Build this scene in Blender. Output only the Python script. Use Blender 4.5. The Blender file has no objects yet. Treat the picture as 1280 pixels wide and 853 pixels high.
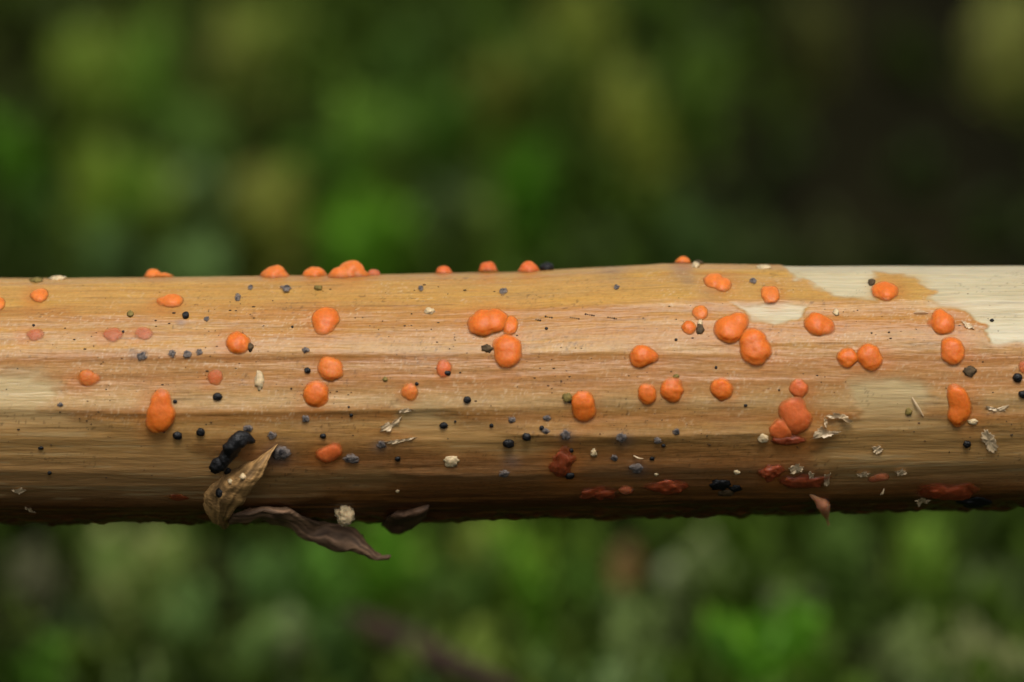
import bpy, math, random
import numpy as np
from mathutils import Vector, Matrix
from mathutils.bvhtree import BVHTree

# One Blender unit is one centimetre: a stem 8 mm thick, seen by a macro lens.
scene = bpy.context.scene
scene.unit_settings.system = 'METRIC'
scene.unit_settings.scale_length = 0.01
col = scene.collection
rnd = random.Random(7)
rng = np.random.default_rng(11)

# ------------------------------------------------------------------ camera
TILT = math.radians(12.0)
DIST = 18.0                       # lens to the plane in focus
PXS = 0.0025                      # size of one photo pixel in that plane
CX = Vector((1, 0, 0))
CU = Vector((0, math.sin(TILT), math.cos(TILT)))
CF = Vector((0, math.cos(TILT), -math.sin(TILT)))
CAM = -CF * DIST
cam_d = bpy.data.cameras.new('camera')
cam = bpy.data.objects.new('camera', cam_d)
col.objects.link(cam)
cam.location = CAM
cam.rotation_euler = (math.radians(90) - TILT, 0, 0)
cam_d.sensor_width = 36.0
cam_d.lens = 36.0 * DIST / (1280 * PXS)
cam_d.clip_start = 0.1
cam_d.clip_end = 2000
cam_d.dof.use_dof = True
cam_d.dof.focus_distance = DIST + 0.06
cam_d.dof.aperture_fstop = 0.33
scene.camera = cam

# ------------------------------------------------------------------ sky, sun
SUN_EL, SUN_AZ = math.radians(63), math.radians(8)     # light from above, over the photographer's shoulder
world = bpy.data.worlds.new('World')
scene.world = world
world.use_nodes = True
wn, wl = world.node_tree.nodes, world.node_tree.links
wn.clear()
w_out = wn.new('ShaderNodeOutputWorld')
w_bg = wn.new('ShaderNodeBackground')
w_hs = wn.new('ShaderNodeHueSaturation')
w_sky = wn.new('ShaderNodeTexSky')
w_sky.sky_type = 'NISHITA'
w_sky.sun_disc = False
w_sky.sun_elevation = SUN_EL
w_sky.sun_rotation = math.pi - SUN_AZ
w_hs.inputs['Saturation'].default_value = 0.12          # overcast: a nearly white sky
w_bg.inputs['Strength'].default_value = 0.05
wl.new(w_sky.outputs[0], w_hs.inputs['Color'])
wl.new(w_hs.outputs[0], w_bg.inputs['Color'])
wl.new(w_bg.outputs[0], w_out.inputs['Surface'])
sun_d = bpy.data.lights.new('sun', 'SUN')
sun_d.energy = 1.5
sun_d.angle = math.radians(30)
sun_d.color = (1.0, 0.96, 0.89)
sun = bpy.data.objects.new('sun', sun_d)
col.objects.link(sun)
sun_dir = Vector((math.sin(SUN_AZ) * math.cos(SUN_EL), -math.cos(SUN_AZ) * math.cos(SUN_EL), math.sin(SUN_EL)))
sun.rotation_euler = sun_dir.to_track_quat('Z', 'Y').to_euler()
scene.view_settings.view_transform = 'Standard'
scene.view_settings.look = 'None'
scene.view_settings.gamma = 1.0
scene.view_settings.use_curve_mapping = False
scene.view_settings.exposure = 1.08

ALB = 0.78          # reflectance of the dry and wet plant matter relative to the picture's tones

# ------------------------------------------------------------------ helpers
def lin(r, g, b):
    f = lambda c: (c / 255 / 12.92) if c / 255 <= 0.04045 else ((c / 255 + 0.055) / 1.055) ** 2.4
    return np.array((f(r), f(g), f(b)))

def smooth(a, b, x):
    t = np.clip((x - a) / (b - a), 0, 1)
    return t * t * (3 - 2 * t)

def _hash(i, j, k, seed):
    h = (i.astype(np.int64) * 374761393 + j.astype(np.int64) * 668265263 + k.astype(np.int64) * 2147483647 + seed * 1274126177) & 0xffffffff
    h = ((h ^ (h >> 13)) * 1274126177) & 0xffffffff
    h = ((h ^ (h >> 16)) * 2246822519) & 0xffffffff
    return ((h ^ (h >> 15)) & 0xffffff) / float(0xffffff)

def noise3(x, y, z, seed=0):
    x, y, z = np.broadcast_arrays(np.asarray(x, float), np.asarray(y, float), np.asarray(z, float))
    i, j, k = np.floor(x), np.floor(y), np.floor(z)
    u, v, w = x - i, y - j, z - k
    u, v, w = u * u * (3 - 2 * u), v * v * (3 - 2 * v), w * w * (3 - 2 * w)
    out = 0
    for di in (0, 1):
        for dj in (0, 1):
            for dk in (0, 1):
                out = out + _hash(i + di, j + dj, k + dk, seed) * (u if di else 1 - u) * (v if dj else 1 - v) * (w if dk else 1 - w)
    return out * 2 - 1

def fbm(x, y, z=0.0, octv=4, seed=0):
    s, a, n = 0, 1.0, 0
    for o in range(octv):
        s = s + a * noise3(np.asarray(x) * 2 ** o, np.asarray(y) * 2 ** o, np.asarray(z) * 2 ** o, seed + o * 17)
        n += a
        a *= 0.5
    return s / n

def mesh_np(name, V, F, colors=None, smooth_shade=True, alpha=None):
    V = np.asarray(V, dtype=np.float32)
    F = np.asarray(F, dtype=np.int32)
    me = bpy.data.meshes.new(name)
    me.vertices.add(len(V))
    me.vertices.foreach_set('co', V.ravel())
    n, k = F.shape
    me.loops.add(n * k)
    me.loops.foreach_set('vertex_index', F.ravel())
    me.polygons.add(n)
    me.polygons.foreach_set('loop_start', np.arange(0, n * k, k, dtype=np.int32))
    me.polygons.foreach_set('use_smooth', np.full(n, smooth_shade, dtype=bool))
    me.update(calc_edges=True)
    if colors is not None:
        at = me.color_attributes.new('tint', 'FLOAT_COLOR', 'POINT')
        c4 = np.ones((len(V), 4), dtype=np.float32)
        c4[:, :3] = colors
        if alpha is not None:
            c4[:, 3] = alpha
        at.data.foreach_set('color', c4.ravel())
    return me

def add(name, me, mat, parent=None, label=None, category=None, group=None, kind=None):
    o = bpy.data.objects.new(name, me)
    col.objects.link(o)
    if mat is not None:
        if not me.materials:
            me.materials.append(mat)
    if parent is not None:
        o.parent = parent
    for k, v in (('label', label), ('category', category), ('group', group), ('kind', kind)):
        if v:
            o[k] = v
    return o

def recenter(o):
    """Put the object's origin at the middle of its mesh."""
    me = o.data
    n = len(me.vertices)
    a = np.empty(n * 3, dtype=np.float32)
    me.vertices.foreach_get('co', a)
    a = a.reshape(-1, 3)
    c = a.mean(0)
    me.vertices.foreach_set('co', (a - c).ravel())
    o.location = Vector([float(q) for q in c])
    me.update()
    return o

def ray(px, py):
    d = CF * DIST + CX * ((px - 640) * PXS) + CU * ((426.5 - py) * PXS)
    return d.normalized()

def at_depth(px, py, depth):
    """A point in the place `depth` in front of the lens."""
    d = ray(px, py)
    return CAM + d * (depth / d.dot(CF))

# ------------------------------------------------------------------ materials
def nodes_of(name):
    m = bpy.data.materials.new(name)
    m.use_nodes = True
    nt = m.node_tree
    return m, nt, nt.nodes, nt.links, nt.nodes['Principled BSDF']

def tint_material(name, rough, grain_scale, grain_amt, bump, stretch=(1, 1, 1), sss=0.0, sss_r=(1, 0.5, 0.25), sss_scale=0.02, spec=0.5, coat=0.0):
    m, nt, N, L, P = nodes_of(name)
    at = N.new('ShaderNodeAttribute'); at.attribute_name = 'tint'
    tc = N.new('ShaderNodeTexCoord')
    mp = N.new('ShaderNodeMapping'); mp.inputs['Scale'].default_value = stretch
    nz = N.new('ShaderNodeTexNoise'); nz.inputs['Scale'].default_value = grain_scale; nz.inputs['Detail'].default_value = 5
    L.new(tc.outputs['Object'], mp.inputs['Vector']); L.new(mp.outputs[0], nz.inputs['Vector'])
    mr = N.new('ShaderNodeMapRange'); mr.inputs['From Min'].default_value = 0.25; mr.inputs['From Max'].default_value = 0.75
    mr.inputs['To Min'].default_value = 1 - grain_amt; mr.inputs['To Max'].default_value = 1 + grain_amt
    L.new(nz.outputs['Fac'], mr.inputs['Value'])
    mx = N.new('ShaderNodeVectorMath'); mx.operation = 'SCALE'
    L.new(at.outputs['Color'], mx.inputs[0]); L.new(mr.outputs[0], mx.inputs['Scale'])
    L.new(mx.outputs[0], P.inputs['Base Color'])
    L.new(at.outputs['Alpha'], P.inputs['Alpha'])
    bp = N.new('ShaderNodeBump'); bp.inputs['Strength'].default_value = bump; bp.inputs['Distance'].default_value = 0.01
    L.new(nz.outputs['Fac'], bp.inputs['Height']); L.new(bp.outputs[0], P.inputs['Normal'])
    P.inputs['Roughness'].default_value = rough
    P.inputs['Specular IOR Level'].default_value = spec
    P.inputs['Coat Weight'].default_value = coat
    P.inputs['Coat Roughness'].default_value = 0.25
    P.inputs['Subsurface Weight'].default_value = sss
    P.inputs['Subsurface Radius'].default_value = sss_r
    P.inputs['Subsurface Scale'].default_value = sss_scale
    return m

def plain(name, rgb, rough=0.6, var=0.25, scale=40, bump=0.3, spec=0.4, sss=0.0, sss_scale=0.02, trans=0.0, rgb2=None, alpha=1.0):
    m, nt, N, L, P = nodes_of(name)
    tc = N.new('ShaderNodeTexCoord')
    nz = N.new('ShaderNodeTexNoise'); nz.inputs['Scale'].default_value = scale; nz.inputs['Detail'].default_value = 4
    L.new(tc.outputs['Object'], nz.inputs['Vector'])
    cr = N.new('ShaderNodeValToRGB')
    cr.color_ramp.elements[0].position = 0.3; cr.color_ramp.elements[1].position = 0.7
    a = np.array(rgb) * (1 - var) * ALB
    b = (np.array(rgb2) if rgb2 is not None else np.array(rgb) * (1 + var)) * ALB
    cr.color_ramp.elements[0].color = (*a, 1); cr.color_ramp.elements[1].color = (*b, 1)
    L.new(nz.outputs['Fac'], cr.inputs['Fac']); L.new(cr.outputs[0], P.inputs['Base Color'])
    bp = N.new('ShaderNodeBump'); bp.inputs['Strength'].default_value = bump; bp.inputs['Distance'].default_value = 0.005
    L.new(nz.outputs['Fac'], bp.inputs['Height']); L.new(bp.outputs[0], P.inputs['Normal'])
    P.inputs['Roughness'].default_value = rough
    P.inputs['Specular IOR Level'].default_value = spec
    P.inputs['Subsurface Weight'].default_value = sss
    P.inputs['Subsurface Radius'].default_value = (1, 0.45, 0.2)
    P.inputs['Subsurface Scale'].default_value = sss_scale
    P.inputs['Transmission Weight'].default_value = trans
    P.inputs['Alpha'].default_value = alpha
    return m

M_STEM = tint_material('stem_skin', 0.36, 60, 0.12, 0.22, stretch=(0.22, 2.2, 2.2), sss=0.3, sss_scale=0.018, spec=0.30)
M_FUNGUS = tint_material('orange_jelly', 0.46, 80, 0.12, 0.20, sss=0.75, sss_r=(1.0, 0.42, 0.15), sss_scale=0.030, spec=0.30)
M_BLACK = plain('black_crust', (0.007, 0.0065, 0.007), 0.5, 0.5, 110, 0.8, 0.35)
M_GREY = tint_material('grey_down', 0.9, 120, 0.35, 0.5, spec=0.15)
M_BROWN = plain('brown_crumb', (0.10, 0.06, 0.025), 0.7, 0.4, 90, 0.6, 0.3)
M_PALE = plain('pale_crumb', (0.74, 0.55, 0.31), 0.55, 0.25, 60, 0.6, 0.4, sss=0.2)
M_OLIVE = plain('olive_crumb', (0.24, 0.17, 0.04), 0.7, 0.4, 80, 0.6, 0.3)
M_FLAP = tint_material('dry_flap', 0.6, 45, 0.3, 0.6, stretch=(0.6, 1.6, 1.6), spec=0.3)
def film_material():
    m, nt, N, L, P = nodes_of('thin_film')
    tc = N.new('ShaderNodeTexCoord'); nz = N.new('ShaderNodeTexNoise'); nz.inputs['Scale'].default_value = 35
    L.new(tc.outputs['Object'], nz.inputs['Vector'])
    P.inputs['Base Color'].default_value = (.74, .56, .34, 1); P.inputs['Roughness'].default_value = .28
    tl = N.new('ShaderNodeBsdfTranslucent'); tl.inputs['Color'].default_value = (.74, .56, .34, 1)
    tp = N.new('ShaderNodeBsdfTransparent')
    m1 = N.new('ShaderNodeMixShader'); m1.inputs[0].default_value = .15
    m2 = N.new('ShaderNodeMixShader')
    mr = N.new('ShaderNodeMapRange'); mr.inputs['From Min'].default_value = .35; mr.inputs['From Max'].default_value = .65
    mr.inputs['To Min'].default_value = .05; mr.inputs['To Max'].default_value = .40
    L.new(nz.outputs['Fac'], mr.inputs['Value']); L.new(mr.outputs[0], m2.inputs[0])
    L.new(P.outputs[0], m1.inputs[1]); L.new(tl.outputs[0], m1.inputs[2])
    L.new(m1.outputs[0], m2.inputs[1]); L.new(tp.outputs[0], m2.inputs[2])
    L.new(m2.outputs[0], N['Material Output'].inputs['Surface'])
    return m
M_FILM = film_material()
M_SPECK = plain('dark_speck', (0.05, 0.025, 0.01), 0.7, 0.3, 60, 0.2, 0.3)
M_LEAF = plain('brown_leaf', (0.13, 0.072, 0.014), 0.7, 0.35, 4, 0.4, 0.3)
M_TWIG = plain('dark_twig', (0.05, 0.026, 0.014), 0.8, 0.4, 6, 0.5, 0.3)
M_STONE = plain('pale_stone', (0.26, 0.28, 0.16), 0.7, 0.25, 3, 0.4, 0.3)

# ------------------------------------------------------------------ ground
CLEAR = 2.4
def ground_z(x, y):
    x = np.asarray(x, float); y = np.asarray(y, float)
    z = -CLEAR + 0.34 * np.clip(y - 4.2, 0, 14) + 0.05 * np.clip(y - 18.2, 0, 300)
    z = z + 0.30 * fbm(x * 0.35, y * 0.30, 0.3, 3, 5) + 0.10 * fbm(x * 1.3, y * 1.3, 0.7, 2, 9)
    # two mossy hummocks that carry the ends of the stem, outside the frame
    for sx in (-6.4, 6.4):
        d2 = ((x - sx) / 1.5) ** 2 + (y / 1.3) ** 2
        z = z + (CLEAR - 0.72) * np.exp(-d2)
    return z

gx = np.concatenate([np.linspace(-400, -16, 25)[:-1], np.linspace(-16, 16, 130), np.linspace(16, 400, 25)[1:]])
gy = np.concatenate([np.linspace(-300, -14, 20)[:-1], np.linspace(-14, 34, 190), np.linspace(34, 500, 30)[1:]])
GX, GY = np.meshgrid(gx, gy)
GZ = ground_z(GX, GY)
V = np.stack([GX.ravel(), GY.ravel(), GZ.ravel()], 1)
nx, ny = len(gx), len(gy)
ii = np.arange(nx - 1)[None, :] + nx * np.arange(ny - 1)[:, None]
F = np.stack([ii, ii + 1, ii + nx + 1, ii + nx], -1).reshape(-1, 4)
m, nt, N, L, P = nodes_of('forest_soil')
tc = N.new('ShaderNodeTexCoord')
nz = N.new('ShaderNodeTexNoise'); nz.inputs['Scale'].default_value = 0.9; nz.inputs['Detail'].default_value = 8
L.new(tc.outputs['Object'], nz.inputs['Vector'])
cr = N.new('ShaderNodeValToRGB')
cr.color_ramp.elements[0].position = 0.35; cr.color_ramp.elements[0].color = (0.005, 0.005, 0.003, 1)
cr.color_ramp.elements[1].position = 0.65; cr.color_ramp.elements[1].color = (0.012, 0.011, 0.005, 1)
L.new(nz.outputs['Fac'], cr.inputs['Fac']); L.new(cr.outputs[0], P.inputs['Base Color'])
bp = N.new('ShaderNodeBump'); bp.inputs['Strength'].default_value = 0.8; bp.inputs['Distance'].default_value = 0.1
L.new(nz.outputs['Fac'], bp.inputs['Height']); L.new(bp.outputs[0], P.inputs['Normal'])
P.inputs['Roughness'].default_value = 0.95
P.inputs['Specular IOR Level'].default_value = 0.0
add('ground', mesh_np('ground', V, F), m, kind='structure', label='dark damp forest soil under the moss', category='ground')

# ------------------------------------------------------------------ stem
AX_DEPTH = 0.36
K = (DIST + AX_DEPTH) / DIST
TOP = ([-3000, 0, 200, 420, 640, 720, 830, 1000, 1280, 4000], [346, 346, 345, 342, 339, 334, 328, 330.5, 329.5, 329])
BOT = ([-3000, 0, 300, 640, 960, 1280, 4000], [658, 657, 656, 652, 646, 638, 630])
def mid_r(px):
    t, b = np.interp(px, *TOP), np.interp(px, *BOT)
    return (t + b) / 2, (b - t) / 2

# ribs that run along the stem: (height on the stem as sine, amplitude, width in degrees, wander)
RIBS = [(0.94, .006, 5), (0.70, .008, 4.5), (0.37, .012, 4), (-0.07, .011, 4.5), (-0.32, .014, 4), (-0.57, .009, 4.5), (-0.83, .010, 5)]
def radius_offset(px, phi):
    """Relief of the stem in cm, from ribs, fibres, peeled skin and lumps."""
    px, phi = np.broadcast_arrays(np.asarray(px, float), np.asarray(phi, float))
    deg = np.degrees(phi)
    r = np.zeros_like(deg)
    for n, (s, a, w) in enumerate(RIBS):
        c = math.degrees(math.asin(s)) + 4.5 * fbm(px / 420, n * 7.3, 0, 2, 3)
        amp = a * np.clip(0.62 + 0.75 * noise3(px / 260, n * 3.1, 0.5, 21), 0.08, 2)
        d = deg - c
        r = r + amp * np.exp(-(np.sqrt(np.where(d > 0, d / (w * 2.0), -d / (w * 0.85)) ** 2 + 0.09) - 0.3))
    for n in range(8):      # the back of the stem has ribs too
        c = 112 + n * 18
        d = (deg - c + 360) % 360
        d = np.minimum(d, 360 - d)
        r = r + 0.009 * np.exp(-d / 5.0)
    r = r - 0.010
    dist = deg * 2.72       # about one pixel of girth
    r = r + 0.0040 * fbm(px / 300, dist / 26, 0, 3, 31) + 0.0013 * fbm(px / 140, dist / 6, 0, 3, 37)
    sk = skin_mask(px, phi)
    r = r + 0.004 * sk + 0.0007 * sk * fbm(px / 7, dist / 5, 0, 2, 41)
    for (y0, x0, x1, a) in ((541, 600, 985, .0075), (511, 90, 620, .0055), (443, 330, 960, .0050), (392, 560, 900, .0030), (548, 990, 1300, .0040)):
        mid, R = mid_r(px)
        yy = y0 + 5 * fbm(px / 190, y0 * .1, 0, 3, 57)
        c = np.degrees(np.arcsin(np.clip((mid - yy) / R, -1, 1)))
        d = deg - c
        lip = np.where(d > 0, np.exp(-d / 5.0), np.exp(d / 1.1))
        r = r + a * lip * smooth(x0, x0 + 60, px) * smooth(x1, x1 - 60, px) * (.7 + .5 * noise3(px / 60, y0, 0, 59))
    # knobbly broken underside
    und = smooth(-58, -80, deg)
    r = r + und * 0.016 * fbm(px / 22, dist / 20, 0, 3, 51)
    return r

def poly_mask(px, py, pts, soft=4.0, seed=0, rough=9.0):
    """1 inside a polygon given in stem surface coordinates, with a torn edge."""
    qx = px + rough * fbm(px / 26, py / 14, 0, 3, 61 + seed) * 2
    qy = py + rough * 0.35 * fbm(px / 30, py / 12, 5.0, 3, 71 + seed) * 2
    inside = np.zeros(px.shape, bool)
    dmin = np.full(px.shape, 1e9)
    n = len(pts)
    for a in range(n):
        x1, y1 = pts[a]; x2, y2 = pts[(a + 1) % n]
        if y1 != y2:
            cond = ((y1 > qy) != (y2 > qy)) & (qx < (x2 - x1) * (qy - y1) / (y2 - y1) + x1)
            inside ^= cond
        ex, ey = x2 - x1, y2 - y1
        t = np.clip(((qx - x1) * ex + (qy - y1) * ey) / (ex * ex + ey * ey), 0, 1)
        dmin = np.minimum(dmin, np.hypot(qx - x1 - t * ex, qy - y1 - t * ey))
    return smooth(-soft, soft, np.where(inside, dmin, -dmin))

BARE = [
    [(975, 250), (982, 338), (1004, 358), (1040, 372), (1092, 378), (1080, 350), (1100, 340), (1140, 345), (1158, 368), (1140, 378), (1190, 388), (1212, 402), (1222, 424), (1300, 436), (2200, 440), (2200, 250)],
    [(915, 382), (960, 380), (1002, 384), (996, 400), (960, 408), (930, 396)],
    [(1056, 476), (1108, 468), (1152, 480), (1146, 514), (1180, 528), (1262, 540), (1330, 536), (2200, 540), (2200, 600), (1300, 596), (1120, 600), (1030, 604), (1010, 566), (1042, 530), (1064, 522)],
    [(-1500, 462), (58, 464), (82, 482), (70, 512), (104, 518), (150, 538), (240, 546), (262, 562), (360, 590), (480, 585), (520, 600), (300, 628), (-1500, 628)],
    [(505, 500), (545, 506), (580, 528), (640, 538), (700, 556), (640, 566), (570, 560), (510, 548), (494, 524)],
]
def to_py(px, phi):
    """Height on the front of the stem; continues round the back as girth."""
    mid, R = mid_r(px)
    s = np.where(np.abs(phi) < math.pi / 2, np.sin(phi), np.sign(phi) * (1 + np.abs(phi) - math.pi / 2))
    return mid - R * s

def skin_mask(px, phi):
    py = to_py(px, phi)
    m = np.zeros(px.shape)
    for n, pl in enumerate(BARE):
        m = np.maximum(m, poly_mask(px, py, pl, 3.0 if n < 2 else 10.0, n * 5))
    return 1 - m

def stem_point(px, phi, off):
    mid, R = mid_r(px)
    u = (px - 640) * PXS * K
    v = (426.5 - mid) * PXS * K
    r = R * PXS * K + off
    c, s = np.cos(phi), np.sin(phi)
    X = u
    U = v + r * s
    Fw = AX_DEPTH + (-r * c)
    return np.stack([X, U * CU.y + Fw * CF.y, U * CU.z + Fw * CF.z], -1)

pxs = np.concatenate([np.linspace(-2160, -130, 70)[:-1], np.arange(-130, 1411, 1.7), np.linspace(1411, 3440, 70)[1:]])
phis = np.radians(np.concatenate([np.linspace(-110, 110, 290), np.linspace(110, 250, 60)[1:-1]]))
PX, PH = np.meshgrid(pxs, phis)
PHw = np.where(PH > math.pi, PH - 2 * math.pi, PH)
OFF = radius_offset(PX, PHw)
V = stem_point(PX, PHw, OFF).reshape(-1, 3)
nc, nr = len(pxs), len(phis)
r0 = np.arange(nr)[:, None] * nc
r1 = ((np.arange(nr) + 1) % nr)[:, None] * nc
cc = np.arange(nc - 1)[None, :]
F = np.stack([r0 + cc, r0 + cc + 1, r1 + cc + 1, r1 + cc], -1).reshape(-1, 4)
# closed ends
e0, e1 = len(V), len(V) + 1
mid0 = V.reshape(nr, nc, 3)[:, 0].mean(0); mid1 = V.reshape(nr, nc, 3)[:, -1].mean(0)
V = np.concatenate([V, [mid0, mid1]])
rr = np.arange(nr); rn = (rr + 1) % nr
STEM_V, STEM_F = V, F
BVH = BVHTree.FromPolygons([tuple(v) for v in V.tolist()], [tuple(f) for f in F.tolist()])

def hit(px, py):
    """Point and outward direction on the stem where the sight line through (px, py) meets it."""
    for dy in (0, 2, 4, 7, 11, 16, 24):
        mid, R = mid_r(px)
        yy = py + dy if py < mid else py - dy
        p, n, f, d = BVH.ray_cast(CAM, ray(px, yy))
        if p is not None:
            mid = float(mid); R = float(R)
            axis = CF * AX_DEPTH + CX * p.x + CU * ((426.5 - mid) * PXS * K)
            nn = p - axis
            nn.x = 0
            return p, nn.normalized(), dy
    raise ValueError((px, py))

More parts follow.
